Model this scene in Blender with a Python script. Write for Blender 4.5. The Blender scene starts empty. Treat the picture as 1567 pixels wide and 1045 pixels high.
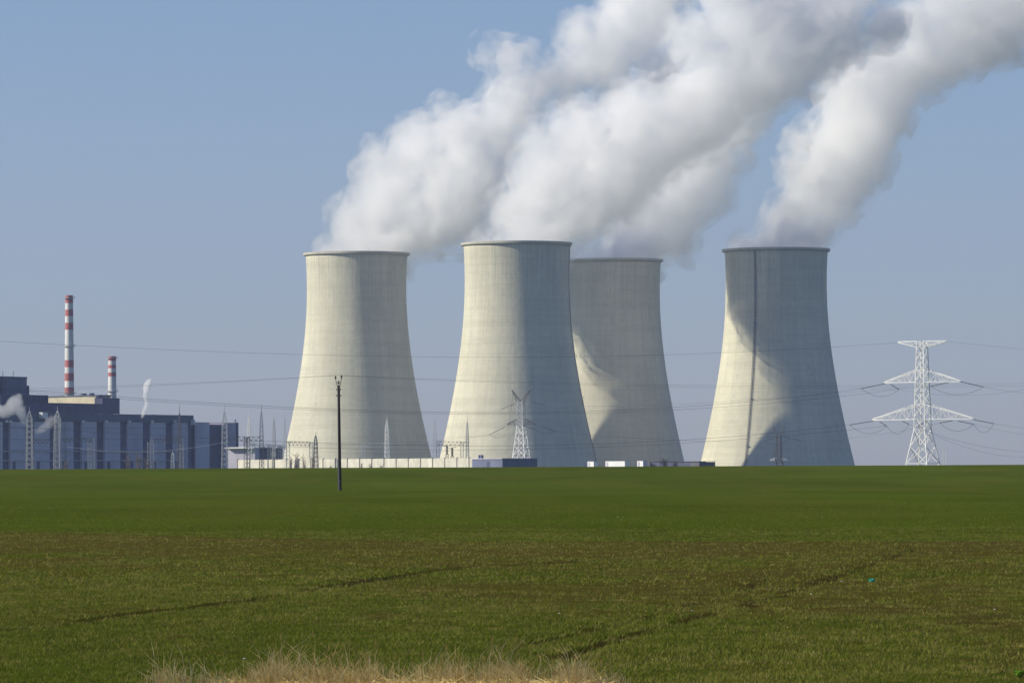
import bpy, bmesh, math, random
import numpy as np
from mathutils import Vector, Matrix
R = math.radians
scene = bpy.context.scene
rnd = random.Random(7)

# ---------------------------------------------------------------- camera
CW, CH, F = 1567.0, 1045.0, 7524.0          # photograph size and focal length in its pixels
EYE = 1.95
PITCH, ROLL = math.atan((713.5 - 522.5) / F), R(-0.27)
fw = Vector((0, math.cos(PITCH), math.sin(PITCH)))
rt0 = Vector((1, 0, 0)); up0 = Vector((0, -math.sin(PITCH), math.cos(PITCH)))
rt = rt0 * math.cos(ROLL) + up0 * math.sin(ROLL)
up = -rt0 * math.sin(ROLL) + up0 * math.cos(ROLL)
cam_data = bpy.data.cameras.new('camera')
cam = bpy.data.objects.new('camera', cam_data)
scene.collection.objects.link(cam)
cam.matrix_world = Matrix(((rt.x, up.x, -fw.x, 0), (rt.y, up.y, -fw.y, 0), (rt.z, up.z, -fw.z, EYE), (0, 0, 0, 1)))
cam_data.sensor_width = 36.0
cam_data.lens = 36.0 * F / CW
cam_data.clip_start = 1.0
cam_data.clip_end = 60000.0
scene.camera = cam

# ---------------------------------------------------------------- sun, sky, exposure
SUN_EL, SUN_SIDE = 27.0, 83.0               # elevation; angle to the left of the direction back to the camera
sdir = Vector((-math.sin(R(SUN_SIDE)) * math.cos(R(SUN_EL)), -math.cos(R(SUN_SIDE)) * math.cos(R(SUN_EL)), math.sin(R(SUN_EL))))
ld = bpy.data.lights.new('sun', 'SUN'); ld.energy = 5.0; ld.angle = R(0.53); ld.color = (1.0, 0.92, 0.76)
sun = bpy.data.objects.new('sun', ld); scene.collection.objects.link(sun)
sun.rotation_euler = sdir.to_track_quat('Z', 'Y').to_euler()
world = bpy.data.worlds.new('World'); scene.world = world; world.use_nodes = True
wn = world.node_tree
bg = wn.nodes['Background']
sky = wn.nodes.new('ShaderNodeTexSky'); sky.sky_type = 'NISHITA'; sky.sun_disc = False
sky.sun_elevation = R(SUN_EL)
sky.sun_rotation = math.atan2(sdir.x, sdir.y)
sky.altitude = 300; sky.air_density = 1.0; sky.dust_density = .3; sky.ozone_density = 4
tint = wn.nodes.new('ShaderNodeMix'); tint.data_type = 'RGBA'; tint.blend_type = 'MULTIPLY'; tint.inputs[0].default_value = 1
tint.inputs[7].default_value = (.965, .975, 1.15, 1)
wn.links.new(sky.outputs[0], tint.inputs[6]); wn.links.new(tint.outputs[2], bg.inputs[0]); bg.inputs[1].default_value = 0.081
scene.view_settings.view_transform = 'Standard'; scene.view_settings.look = 'None'
scene.view_settings.exposure = 0.18; scene.view_settings.gamma = 1
scene.cycles.max_bounces = 18; scene.cycles.volume_bounces = 16
scene.cycles.use_denoising = True
scene.cycles.volume_step_rate = 1.0

# ---------------------------------------------------------------- helpers
def ray(px, py):
    return (fw * F + rt * (px - CW / 2) - up * (py - CH / 2)) / F
def at(px, py, D):
    """the place seen at photo pixel px, py at distance D down the road"""
    d = ray(px, py); return Vector((0, 0, EYE)) + d * (D / d.y)
def ppm(D): return F / D

def tag(o, label=None, cat=None, group=None, kind=None):
    if label: o['label'] = label
    if cat: o['category'] = cat; o['kind'] = 'thing'
    if group: o['group'] = group
    if kind: o['kind'] = kind
    return o
def empty(name, loc, rz=0, label=None, cat=None, group=None):
    o = bpy.data.objects.new(name, None); scene.collection.objects.link(o)
    o.location = loc; o.rotation_euler = (0, 0, rz); o.empty_display_size = 1
    return tag(o, label, cat, group)

class MB:
    def __init__(s): s.v = []; s.f = []; s.m = []
    def add(s, vs, fs, mi=0):
        b = len(s.v); s.v += [tuple(p) for p in vs]; s.f += [tuple(b + i for i in f) for f in fs]; s.m += [mi] * len(fs)
    def hexa(s, c, mi=0):                    # c: 4 bottom + 4 top corners
        s.add(c, [(0, 3, 2, 1), (4, 5, 6, 7), (0, 1, 5, 4), (1, 2, 6, 5), (2, 3, 7, 6), (3, 0, 4, 7)], mi)
    def box(s, x0, x1, y0, y1, z0, z1, mi=0):
        s.hexa([(x0, y0, z0), (x1, y0, z0), (x1, y1, z0), (x0, y1, z0), (x0, y0, z1), (x1, y0, z1), (x1, y1, z1), (x0, y1, z1)], mi)
    def bar(s, a, b, r, n=4, r2=None, mi=0):
        a = Vector(a); b = Vector(b); d = (b - a)
        if d.length < 1e-6: return
        d.normalize(); h = Vector((0, 0, 1)) if abs(d.z) < .9 else Vector((1, 0, 0))
        u = d.cross(h).normalized(); w = d.cross(u); r2 = r if r2 is None else r2
        vs = []
        for p, q in ((a, r), (b, r2)):
            for k in range(n):
                t = 2 * math.pi * (k + .5) / n; vs.append(p + (u * math.cos(t) + w * math.sin(t)) * q)
        fs = [(k, (k + 1) % n, n + (k + 1) % n, n + k) for k in range(n)] + [tuple(range(n))[::-1], tuple(range(n, 2 * n))]
        s.add(vs, fs, mi)
    def path(s, pts, r, n=4):
        for a, b in zip(pts[:-1], pts[1:]): s.bar(a, b, r, n)
    def lathe(s, prof, n=64, cap0=False, cap1=False, mi=0, cx=0, cy=0):
        vs = [(cx + r * math.cos(2 * math.pi * k / n), cy + r * math.sin(2 * math.pi * k / n), z) for r, z in prof for k in range(n)]
        fs = []
        for i in range(len(prof) - 1):
            for k in range(n):
                k2 = (k + 1) % n; fs.append((i * n + k, i * n + k2, (i + 1) * n + k2, (i + 1) * n + k))
        if cap0: fs.append(tuple(range(n))[::-1])
        if cap1: fs.append(tuple((len(prof) - 1) * n + k for k in range(n)))
        s.add(vs, fs, mi)
    def build(s, name, mats, parent=None, smooth=False):
        me = bpy.data.meshes.new(name); me.from_pydata(s.v, [], s.f)
        mats = mats if isinstance(mats, (list, tuple)) else [mats]
        for m in mats: me.materials.append(m)
        if any(s.m): me.polygons.foreach_set('material_index', s.m)
        if smooth: me.polygons.foreach_set('use_smooth', [True] * len(me.polygons))
        me.update()
        o = bpy.data.objects.new(name, me); scene.collection.objects.link(o)
        if parent: o.parent = parent
        return o

def mat(name, col, rough=.8, var=.15, scale=.2, bump=0.0, metal=0.0, stretch=(1, 1, 1), dark=None):
    m = bpy.data.materials.new(name); m.use_nodes = True; nt = m.node_tree; N = nt.nodes; L = nt.links
    b = N['Principled BSDF']; b.inputs['Roughness'].default_value = rough; b.inputs['Metallic'].default_value = metal
    b.inputs['Specular IOR Level'].default_value = .3
    tc = N.new('ShaderNodeTexCoord'); mp = N.new('ShaderNodeMapping'); mp.inputs['Scale'].default_value = stretch
    no = N.new('ShaderNodeTexNoise'); no.inputs['Scale'].default_value = scale; no.inputs['Detail'].default_value = 6; no.inputs['Roughness'].default_value = .65
    L.new(tc.outputs['Object'], mp.inputs[0]); L.new(mp.outputs[0], no.inputs['Vector'])
    cr = N.new('ShaderNodeValToRGB'); c = Vector(col)
    d = Vector(dark) if dark else c * (1 - var * 1.4)
    cr.color_ramp.elements[0].position = .3; cr.color_ramp.elements[1].position = .7
    cr.color_ramp.elements[0].color = (*d, 1); cr.color_ramp.elements[1].color = (*(c * (1 + var * .6)), 1)
    L.new(no.outputs['Fac'], cr.inputs[0]); L.new(cr.outputs[0], b.inputs['Base Color'])
    if bump:
        bp = N.new('ShaderNodeBump'); bp.inputs['Strength'].default_value = .6; bp.inputs['Distance'].default_value = bump
        L.new(no.outputs['Fac'], bp.inputs['Height']); L.new(bp.outputs[0], b.inputs['Normal'])
    return m

M = dict(
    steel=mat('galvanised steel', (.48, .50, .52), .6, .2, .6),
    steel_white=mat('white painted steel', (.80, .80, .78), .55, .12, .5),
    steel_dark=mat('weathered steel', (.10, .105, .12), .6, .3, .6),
    glass_dark=mat('dark ceramic', (.04, .035, .035), .35, .2, 2),
    cable=mat('aluminium cable', (.055, .06, .075), .6, .1, .1),
    cable_pale=mat('bright aluminium cable', (.45, .46, .48), .5, .1, .1),
    wood=mat('tarred timber', (.045, .04, .037), .9, .4, 3, .01, stretch=(1, 1, .1)),
    pole_lit=mat('pale lit side of pole', (.34, .33, .31), .9, .3, 3, .01, stretch=(1, 1, .2)),
    wallc=mat('pale concrete', (.60, .58, .49), .9, .22, .25, stretch=(1, 1, .5)),
    joint=mat('grey joint', (.22, .22, .22), .9, .2, .3),
    blue_dark=mat('dark blue cladding', (.042, .054, .125), .6, .35, .08),
    blue_roof=mat('slate blue cladding', (.075, .105, .165), .6, .25, .06),
    panel=mat('pale grey cladding', (.50, .48, .56), .7, .18, .06, stretch=(1, 1, .6)),
    panel2=mat('lilac grey cladding', (.42, .39, .48), .7, .18, .06),
    slate=mat('dark grey cladding', (.08, .09, .15), .7, .3, .1),
    beige=mat('beige render', (.46, .42, .30), .9, .2, .1),
    white=mat('white sheet metal', (.75, .76, .76), .5, .08, .2),
    shed=mat('mauve grey cladding', (.12, .115, .135), .8, .25, .15),
    shedblue=mat('blue grey sheet metal', (.13, .15, .23), .6, .2, .1),
    red=mat('red chimney paint', (.42, .13, .12), .7, .2, .15, stretch=(1, 1, .3)),
    chim=mat('white chimney paint', (.66, .65, .64), .7, .18, .12, stretch=(1, 1, .3)),
    twig=mat('bare twigs', (.16, .125, .095), .9, .3, .5),
    bush=mat('dark scrub', (.035, .04, .03), .9, .4, .5),
    straw=mat('dry straw', (.50, .38, .22), .8, .35, 3.0),
    teal=mat('turquoise plastic', (.04, .42, .30), .3, .2, 8),
    litter=mat('white plastic', (.75, .75, .72), .4, .1, 8),
)

# ---------------------------------------------------------------- ground
def vnoise(x, y, seed=0):
    """smooth value noise on arrays, range 0..1"""
    x = np.asarray(x, float); y = np.asarray(y, float)
    xi = np.floor(x).astype(np.int64); yi = np.floor(y).astype(np.int64); fx = x - xi; fy = y - yi
    fx = fx * fx * (3 - 2 * fx); fy = fy * fy * (3 - 2 * fy)
    def h(a, b):
        n = (a * 374761393 + b * 668265263 + seed * 974634777) & 0xffffffff
        n = ((n ^ (n >> 13)) * 1274126177) & 0xffffffff
        return ((n ^ (n >> 16)) & 0xffff) / 65535.0
    return (h(xi, yi) * (1 - fx) + h(xi + 1, yi) * fx) * (1 - fy) + (h(xi, yi + 1) * (1 - fx) + h(xi + 1, yi + 1) * fx) * fy
def fbm(x, y, o=4, seed=0):
    s = 0; a = .5; t = 0
    for k in range(o): s = s + a * vnoise(x * 2 ** k, y * 2 ** k, seed + k); t += a; a *= .55
    return s / t
def sstep(a, b, x): t = np.clip((x - a) / (b - a), 0, 1); return t * t * (3 - 2 * t)
CREST = 700.0
def base_z(y):
    y = np.asarray(y, float)
    z = 1.86 * sstep(390, CREST, y)
    return z - 13.86 * sstep(CREST, 1350, y)
def gpix(px, py):                            # the place on the flat near field seen at photo pixel
    d = ray(px, py); t = -EYE / d.z; return (d.x * t, d.y * t)
RUTS = [
    ([(850, 1008), (920, 985), (970, 970), (1060, 946), (1140, 925), (1200, 905), (1280, 880), (1340, 860), (1400, 838)], .12, 1.0),
    ([(0, 965), (60, 958), (130, 948), (200, 938), (290, 929), (350, 920), (440, 908), (560, 888), (700, 868), (840, 861), (940, 852)], .19, 1.0),
    ([(767, 992), (860, 975), (985, 945), (1050, 925), (1130, 902), (1190, 882)], .12, .8),
    ([(1180, 1004), (1300, 985), (1420, 975), (1567, 940)], .12, .4), ([(0, 1002), (140, 1000), (260, 985)], .12, .6),
    ([(780, 860), (870, 858), (980, 850)], .15, .5),
]
RUTS = [([gpix(*p) for p in pts], w, s) for pts, w, s in RUTS]
def seg_dist(x, y, pts):
    d = np.full(x.shape, 1e9)
    for (ax, ay), (bx, by) in zip(pts[:-1], pts[1:]):
        vx, vy = bx - ax, by - ay; t = np.clip(((x - ax) * vx + (y - ay) * vy) / (vx * vx + vy * vy), 0, 1)
        d = np.minimum(d, np.hypot(x - ax - t * vx, (y - ay - t * vy)))
    return d
def ruts(x, y):
    s = np.zeros(x.shape)
    for pts, w, k in RUTS:
        d = seg_dist(x, y, pts)
        gap = .55 + .45 * sstep(.36, .56, fbm(x * .8 + 9, y * .3, 3, 31))
        s = np.maximum(s, k * gap * (1 - sstep(w * .6, w * 2.0, d + .12 * (fbm(x * 3, y * 2, 2, 5) - .5))))
    return s
def boundary(x):                             # where the thin crop meets the thick crop
    return np.interp(x, [-40, -16, -8, 0, 6, 13, 40], [196, 154, 137, 126.5, 125.5, 124.5, 124]) + 1.6 * (fbm(np.asarray(x) * .8, np.asarray(x) * 0, 3, 77) - .5)
def bareness(x, y):
    """0 = thick crop, 1 = naked soil"""
    b = boundary(x); thick = sstep(-.7, .9, y - b + 1.5 * (fbm(x * .9, y * .5, 3, 8) - .5))
    left = (1 - sstep(-2, 9, x + (y - 80) * .03)) * sstep(66, 84, y + 1.1 * (x + 6))
    n = fbm(x * .25, y * .09, 4, 3); n2 = fbm(x * 1.7, y * .8, 3, 14)
    near = .24 + .30 * left + .22 * sstep(98, 122, y) + .36 * sstep(-1, 6, x) + .9 * (n - .5) + .55 * (n2 - .5)
    near = np.clip(near, 0.04, .70)
    edge = np.exp(-((y - b + .6) / 1.1) ** 2) * .4
    far = .05 + .10 * sstep(.45, .7, fbm(x * .05, y * .012, 3, 21))
    v = near * (1 - thick) + far * thick + edge * (1 - thick * .5)
    return np.clip(np.maximum(v, ruts(x, y)), 0, 1), thick
xs = np.concatenate([[-22000, -9000, -4000, -1800, -900, -450, -220, -120, -70, -45], np.arange(-30, 30.01, .25), [45, 70, 120, 220, 450, 900, 1800, 4000, 9000, 22000]])
ys = np.concatenate([[-400, -60, -10, 10, 25, 33], np.arange(38, 62, .25), np.arange(62, 165, .5), np.arange(165, 420, 5), np.arange(420, 1300, 20), [1400, 1700, 2100, 3000, 4500, 7000, 12000, 20000, 34000]])
X, Y = np.meshgrid(xs, ys)
Bn, Th = bareness(X, Y)
nearm = (1 - sstep(150, 200, Y)) * (np.abs(X) < 31)
Z = base_z(Y) + nearm * (.05 * (fbm(X * 1.1, Y * .6, 3, 40) - .5) - .10 * ruts(X, Y)) + (.16 * (fbm(X * .03, Y * .02, 3, 41) - .5)) * sstep(150, 300, Y) * (1 - sstep(640, 760, Y)) * .6
nx, ny = len(xs), len(ys)
me = bpy.data.meshes.new('ground')
idx = np.arange(nx * ny).reshape(ny, nx)
quads = np.stack([idx[:-1, :-1], idx[:-1, 1:], idx[1:, 1:], idx[1:, :-1]], -1).reshape(-1, 4)
me.vertices.add(nx * ny); me.vertices.foreach_set('co', np.stack([X, Y, Z], -1).astype(np.float32).ravel())
me.loops.add(quads.size); me.loops.foreach_set('vertex_index', quads.ravel().astype(np.int32))
me.polygons.add(len(quads)); me.polygons.foreach_set('loop_start', (np.arange(len(quads)) * 4).astype(np.int32))
me.update(calc_edges=True)
me.polygons.foreach_set('use_smooth', [True] * len(quads))
a = me.attributes.new('bare', 'FLOAT', 'POINT'); a.data.foreach_set('value', Bn.ravel().astype(np.float32))
a = me.attributes.new('rut', 'FLOAT', 'POINT'); a.data.foreach_set('value', ruts(X, Y).ravel().astype(np.float32))
a = me.attributes.new('thick', 'FLOAT', 'POINT'); a.data.foreach_set('value', Th.ravel().astype(np.float32))
ground = bpy.data.objects.new('ground', me); scene.collection.objects.link(ground)
tag(ground, 'green winter crop field rising to a long level crest', None, None, 'structure')

def ground_material():
    m = bpy.data.materials.new('field soil and crop'); m.use_nodes = True; nt = m.node_tree; N = nt.nodes; L = nt.links
    b = N['Principled BSDF']; b.inputs['Roughness'].default_value = 1; b.inputs['Specular IOR Level'].default_value = 0
    tc = N.new('ShaderNodeTexCoord')
    def noise(sc, sy, det=6, rough=.7):
        mp = N.new('ShaderNodeMapping'); mp.inputs['Scale'].default_value = (1, sy, 1); L.new(tc.outputs['Object'], mp.inputs[0])
        n = N.new('ShaderNodeTexNoise'); n.inputs['Scale'].default_value = sc; n.inputs['Detail'].default_value = det; n.inputs['Roughness'].default_value = rough
        L.new(mp.outputs[0], n.inputs['Vector']); return n.outputs['Fac']
    def attr(nm):
        n = N.new('ShaderNodeAttribute'); n.attribute_name = nm; return n.outputs['Fac']
    def mix(f, a, c):
        n = N.new('ShaderNodeMix'); n.data_type = 'RGBA'
        for i, v in ((0, f), (6, a), (7, c)):
            if isinstance(v, tuple): n.inputs[i].default_value = (*v, 1)
            elif isinstance(v, (int, float)): n.inputs[i].default_value = v
            else: L.new(v, n.inputs[i])
        return n.outputs[2]
    def ramp(f, p0, p1):
        n = N.new('ShaderNodeMapRange'); n.inputs[1].default_value = p0; n.inputs[2].default_value = p1; n.clamp = True
        L.new(f, n.inputs[0]); return n.outputs[0]
    def math_(op, a, c):
        n = N.new('ShaderNodeMath'); n.operation = op
        for i, v in ((0, a), (1, c)):
            if isinstance(v, (int, float)): n.inputs[i].default_value = v
            else: L.new(v, n.inputs[i])
        return n.outputs[0]
    soil = mix(ramp(noise(9, .7), .35, .65), (.070, .060, .014), (.145, .115, .036))
    soil = mix(ramp(noise(.3, .4), .4, .6), soil, (.105, .092, .018))
    crop = mix(ramp(noise(2.0, .5, 8), .35, .65), (.070, .106, .011), (.108, .148, .016))
    crop = mix(ramp(noise(.035, .35, 5), .38, .62), crop, (.070, .094, .010))
    crop = mix(math_('MULTIPLY', ramp(noise(.10, .12, 6), .45, .62), .45), crop, (.120, .120, .022))
    f = math_('ADD', attr('bare'), math_('MULTIPLY', math_('SUBTRACT', noise(3.5, .5, 8, .75), .5), 1.6))
    col = mix(ramp(f, .25, .6), crop, soil)
    col = mix(ramp(attr('rut'), .2, .8), col, (.040, .030, .014))
    L.new(col, b.inputs['Base Color'])
    bp = N.new('ShaderNodeBump'); bp.inputs['Strength'].default_value = 1; bp.inputs['Distance'].default_value = .14
    L.new(noise(6, .6, 8, .8), bp.inputs['Height']); L.new(bp.outputs[0], b.inputs['Normal'])
    return m
me.materials.append(ground_material())

# ---------------------------------------------------------------- crop leaves (nobody could count them)
def leaf_mat(name, c0, c1, c2):
    m = bpy.data.materials.new(name); m.use_nodes = True; nt = m.node_tree; N = nt.nodes; L = nt.links
    b = N['Principled BSDF']; b.inputs['Roughness'].default_value = .9; b.inputs['Specular IOR Level'].default_value = .04
    at_ = N.new('ShaderNodeAttribute'); at_.attribute_name = 'tone'
    cr = N.new('ShaderNodeValToRGB'); cr.color_ramp.elements[0].color = (*c0, 1); cr.color_ramp.elements[1].color = (*c2, 1)
    e = cr.color_ramp.elements.new(.5); e.color = (*c1, 1)
    L.new(at_.outputs['Fac'], cr.inputs[0]); L.new(cr.outputs[0], b.inputs['Base Color'])
    tr = N.new('ShaderNodeBsdfTranslucent'); L.new(cr.outputs[0], tr.inputs[0])
    mx = N.new('ShaderNodeMixShader'); mx.inputs[0].default_value = .3
    L.new(b.outputs[0], mx.inputs[1]); L.new(tr.outputs[0], mx.inputs[2]); L.new(mx.outputs[0], N['Material Output'].inputs[0])
    return m
def tri_mesh(name, co, tone, m, verts_per=3):
    n = len(co) // 3
    me = bpy.data.meshes.new(name); me.vertices.add(len(co)); me.vertices.foreach_set('co', co.astype(np.float32).ravel())
    me.loops.add(n * 3); me.loops.foreach_set('vertex_index', np.arange(n * 3, dtype=np.int32))
    me.polygons.add(n); me.polygons.foreach_set('loop_start', (np.arange(n) * 3).astype(np.int32))
    me.update(calc_edges=True)
    a = me.attributes.new('tone', 'FLOAT', 'POINT'); a.data.foreach_set('value', np.repeat(tone, 3).astype(np.float32))
    me.materials.append(m); o = bpy.data.objects.new(name, me); scene.collection.objects.link(o); return o
def crop(n, y0, y1, blades, h0, h1, w, seed, keep=1.0, pw=1.0, spread=.04):
    g = np.random.default_rng(seed)
    y = y0 + (y1 - y0) * g.random(n) ** pw; x = (g.random(n) * 2 - 1) * (y * .112 + 2.2)
    b, th = bareness(x, y)
    patch = fbm(x * 2.4, y * 2.0, 3, 61)
    ok = (g.random(n) > b * keep * 1.12) & (patch + .36 * (1 - b) > .54)
    x, y, b, th = x[ok], y[ok], b[ok], th[ok]
    x = np.repeat(x, blades); y = np.repeat(y, blades); b = np.repeat(b, blades); th = np.repeat(th, blades); k = len(x)
    x = x + g.normal(0, spread, k); y = y + g.normal(0, spread, k)
    sc = 1 + y / 160
    z = base_z(y) - .01
    h = (h0 + (h1 - h0) * g.random(k)); a = g.random(k) * 2 * np.pi; lean = h * (.2 + 1.1 * g.random(k))
    ww = w * sc * (.7 + .6 * g.random(k)); a2 = g.random(k) * np.pi
    dx, dy = np.cos(a2) * ww, np.sin(a2) * ww
    P = np.stack([np.stack([x - dx, y - dy, z], -1), np.stack([x + dx, y + dy, z], -1), np.stack([x + np.cos(a) * lean, y + np.sin(a) * lean, z + h], -1)], 1)
    tone = np.clip(.38 + .35 * (fbm(x * .25, y * .15, 3, 66) - .5) + .8 * (fbm(x * 4, y * 2.4, 3, 67) - .5) + g.normal(0, .2, k) + .28 * (b - .3), 0, 1)
    tone = np.where(g.random(k) < .03 + .10 * b * (1 - th), .9 + .1 * g.random(k), np.minimum(tone, .8))
    return P.reshape(-1, 3), tone
parts = [crop(200000, 41, 80, 5, .02, .055, .0032, 1, spread=.05), crop(160000, 80, 152, 4, .025, .06, .005, 2, spread=.07), crop(30000, 125, 260, 3, .02, .05, .006, 3, pw=1.8, spread=.12)]
co = np.concatenate([p[0] for p in parts]); tn = np.concatenate([p[1] for p in parts])
leaves = tri_mesh('crop_leaves', co, tn, leaf_mat('young crop leaf', (.066, .092, .011), (.172, .200, .024), (.38, .29, .12)))
tag(leaves, 'short young green cereal leaves covering the field', 'crop', None, 'stuff')

# dry verge grass along the bottom edge
g = np.random.default_rng(11)
C = []; T = []
cl = []
for k in range(42):
    px = 225 + 720 * g.random(); cl.append((px, 1.0))
for px, n in ((400, 9), (425, 9), (440, 6), (510, 6), (545, 7), (560, 5), (690, 8), (760, 8), (775, 6), (860, 8), (880, 6), (250, 3), (930, 2), (655, 5), (470, 7)):
    cl += [(px + g.normal(0, 7), 1.35)] * n
for px, tall in cl:
    D = 42.2 + 2.0 * g.random(); x0, y0 = (px - 783) / F * D, D
    m_ = int(g.uniform(22, 50)); sp = .075 if tall > 1 else .11
    for q in range(m_):
        L_ = (.05 + .17 * g.random()) * tall * (1.75 if g.random() < .10 else 1) * (1 if 245 < px < 915 else .6)
        x = x0 + g.normal(0, sp); y = y0 + g.normal(0, sp); a = g.random() * 6.28; ln = L_ * (.1 + .9 * g.random() ** 1.5)
        w = .0022 + .0020 * g.random()
        p0 = np.array([x, y, -.01]); p1 = np.array([x + math.cos(a) * ln * .35, y + math.sin(a) * ln * .35, L_ * .6]); p2 = np.array([x + math.cos(a) * ln, y + math.sin(a) * ln, L_ * (1 - .25 * g.random())])
        s = np.array([w, w * .3, 0]); C += [p0 - s, p0 + s, p1, p1 - s * .8, p1 + s * .8, p2, p0 + s, p1 + s * .8, p1 - s * .8]; T += [g.random()] * 3
        if g.random() < .06:
            hd = p2 + np.array([0, 0, L_ * .10]); u_ = np.array([.007, 0, 0]); C += [p2 - u_, p2 + u_, hd, p2 + u_, p2 - u_, p2 - np.array([0, 0, .03])]; T += [.15 * g.random()] * 2
for k in range(5200):                         # flattened thatch between the clumps
    px = 330 + 590 * g.random(); D = 41.5 + 2.1 * g.random(); x, y = (px - 783) / F * D, D
    if fbm(x * 2.2, y * 1.5, 2, 3) + (.1 if 590 < px < 800 else 0) < .47: continue
    a = g.random() * 6.28; L_ = .12 + .15 * g.random(); z = .01 + .07 * g.random(); d = np.array([math.cos(a) * L_, math.sin(a) * L_, .05 * g.normal()]); p = np.array([x, y, z])
    C += [p - [0, 0, .004], p + [0, 0, .004], p + d]; T += [g.random()]
dry = tri_mesh('dry_grass', np.array(C), np.array(T), leaf_mat('dry grass blade', (.42, .29, .09), (.80, .60, .23), (.90, .76, .40)))
tag(dry, 'tall dry straw coloured grass along the near field edge', 'dry grass', None, 'stuff')

# ---------------------------------------------------------------- cooling towers
def concrete():
    m = bpy.data.materials.new('weathered shell concrete'); m.use_nodes = True; nt = m.node_tree; N = nt.nodes; L = nt.links
    b = N['Principled BSDF']; b.inputs['Roughness'].default_value = .92; b.inputs['Specular IOR Level'].default_value = .15
    tc = N.new('ShaderNodeTexCoord'); sx = N.new('ShaderNodeSeparateXYZ'); L.new(tc.outputs['Object'], sx.inputs[0])
    def ma(op, a, c=0.0, d=0.0):
        n = N.new('ShaderNodeMath'); n.operation = op
        for i, v in enumerate((a, c, d)):
            if isinstance(v, (int, float)): n.inputs[i].default_value = v
            else: L.new(v, n.inputs[i])
        return n.outputs[0]
    oi = N.new('ShaderNodeObjectInfo')
    ang = ma('MULTIPLY', ma('ARCTAN2', sx.outputs[0], sx.outputs[1]), 45.0)
    cv = N.new('ShaderNodeCombineXYZ'); L.new(ang, cv.inputs[0]); L.new(sx.outputs[2], cv.inputs[1]); L.new(ma('MULTIPLY', oi.outputs['Random'], 300), cv.inputs[2])
    def noise(sx_, sy_, sc, det=5, ro=.6):
        mp = N.new('ShaderNodeMapping'); mp.inputs['Scale'].default_value = (sx_, sy_, 1); L.new(cv.outputs[0], mp.inputs[0])
        n = N.new('ShaderNodeTexNoise'); n.inputs['Scale'].default_value = sc; n.inputs['Detail'].default_value = det; n.inputs['Roughness'].default_value = ro
        L.new(mp.outputs[0], n.inputs['Vector']); return n.outputs['Fac']
    def mr(f, a, c, lo=0.0, hi=1.0):
        n = N.new('ShaderNodeMapRange'); n.inputs[1].default_value = a; n.inputs[2].default_value = c; n.inputs[3].default_value = lo; n.inputs[4].default_value = hi
        L.new(f, n.inputs[0]); return n.outputs[0]
    def mix(f, a, c):
        n = N.new('ShaderNodeMix'); n.data_type = 'RGBA'
        for i, v in ((0, f), (6, a), (7, c)):
            if isinstance(v, tuple): n.inputs[i].default_value = (*v, 1)
            else: L.new(v, n.inputs[i])
        return n.outputs[2]
    col = mix(mr(noise(1, .6, .03), .35, .65), (.55, .525, .40), (.66, .635, .49))
    col = mix(mr(noise(1, .04, .35, 4), .42, .68, 0, .35), col, (.42, .41, .32))          # rain streaks
    col = mix(mr(noise(1, .8, .16, 6, .7), .60, .70, 0, .45), col, (.36, .365, .31))           # repair patches
    col = mix(mr(noise(.03, 1, .22, 4), .45, .62, 0, .32), col, (.44, .425, .33))              # pour rings
    hgt = ma('MULTIPLY', mr(sx.outputs[2], 120, 168), mr(noise(1, .02, .8, 3), .48, .62, 0, .38))
    col = mix(hgt, col, (.33, .33, .28))                                                        # stains running from the rim
    br = N.new('ShaderNodeTexBrick'); L.new(cv.outputs[0], br.inputs['Vector']); br.inputs['Scale'].default_value = 1
    br.inputs['Brick Width'].default_value = 3.4; br.inputs['Row Height'].default_value = 2.6; br.inputs['Mortar Size'].default_value = .14; br.inputs['Mortar Smooth'].default_value = .6
    br.inputs['Color1'].default_value = (.93, .93, .93, 1); br.inputs['Color2'].default_value = (1.05, 1.05, 1.05, 1); br.inputs['Mortar'].default_value = (.80, .80, .82, 1); br.offset = 0.0
    mu = N.new('ShaderNodeMix'); mu.data_type = 'RGBA'; mu.blend_type = 'MULTIPLY'; mu.inputs[0].default_value = .5
    L.new(col, mu.inputs[6]); L.new(br.outputs[0], mu.inputs[7])
    L.new(mu.outputs[2], b.inputs['Base Color'])
    bp = N.new('ShaderNodeBump'); bp.inputs['Strength'].default_value = .5; bp.inputs['Distance'].default_value = .5
    L.new(noise(1, 1, .3, 6, .65), bp.inputs['Height']); L.new(bp.outputs[0], b.inputs['Normal'])
    return m
M['shell'] = concrete()
M['rim'] = mat('rim concrete', (.50, .48, .40), .9, .2, .1)
PLANT_Z = -12.0
TOWERS = {}
SCALE = [1.0]                                # shell width of the tower being built
def trad(z, H):                               # shell radius at height z below the rim height H
    d = (H - 27.5) - z                        # metres below the throat
    return 39.6 * SCALE[0] * math.sqrt(1 + (d / 122.0) ** 2)
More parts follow.
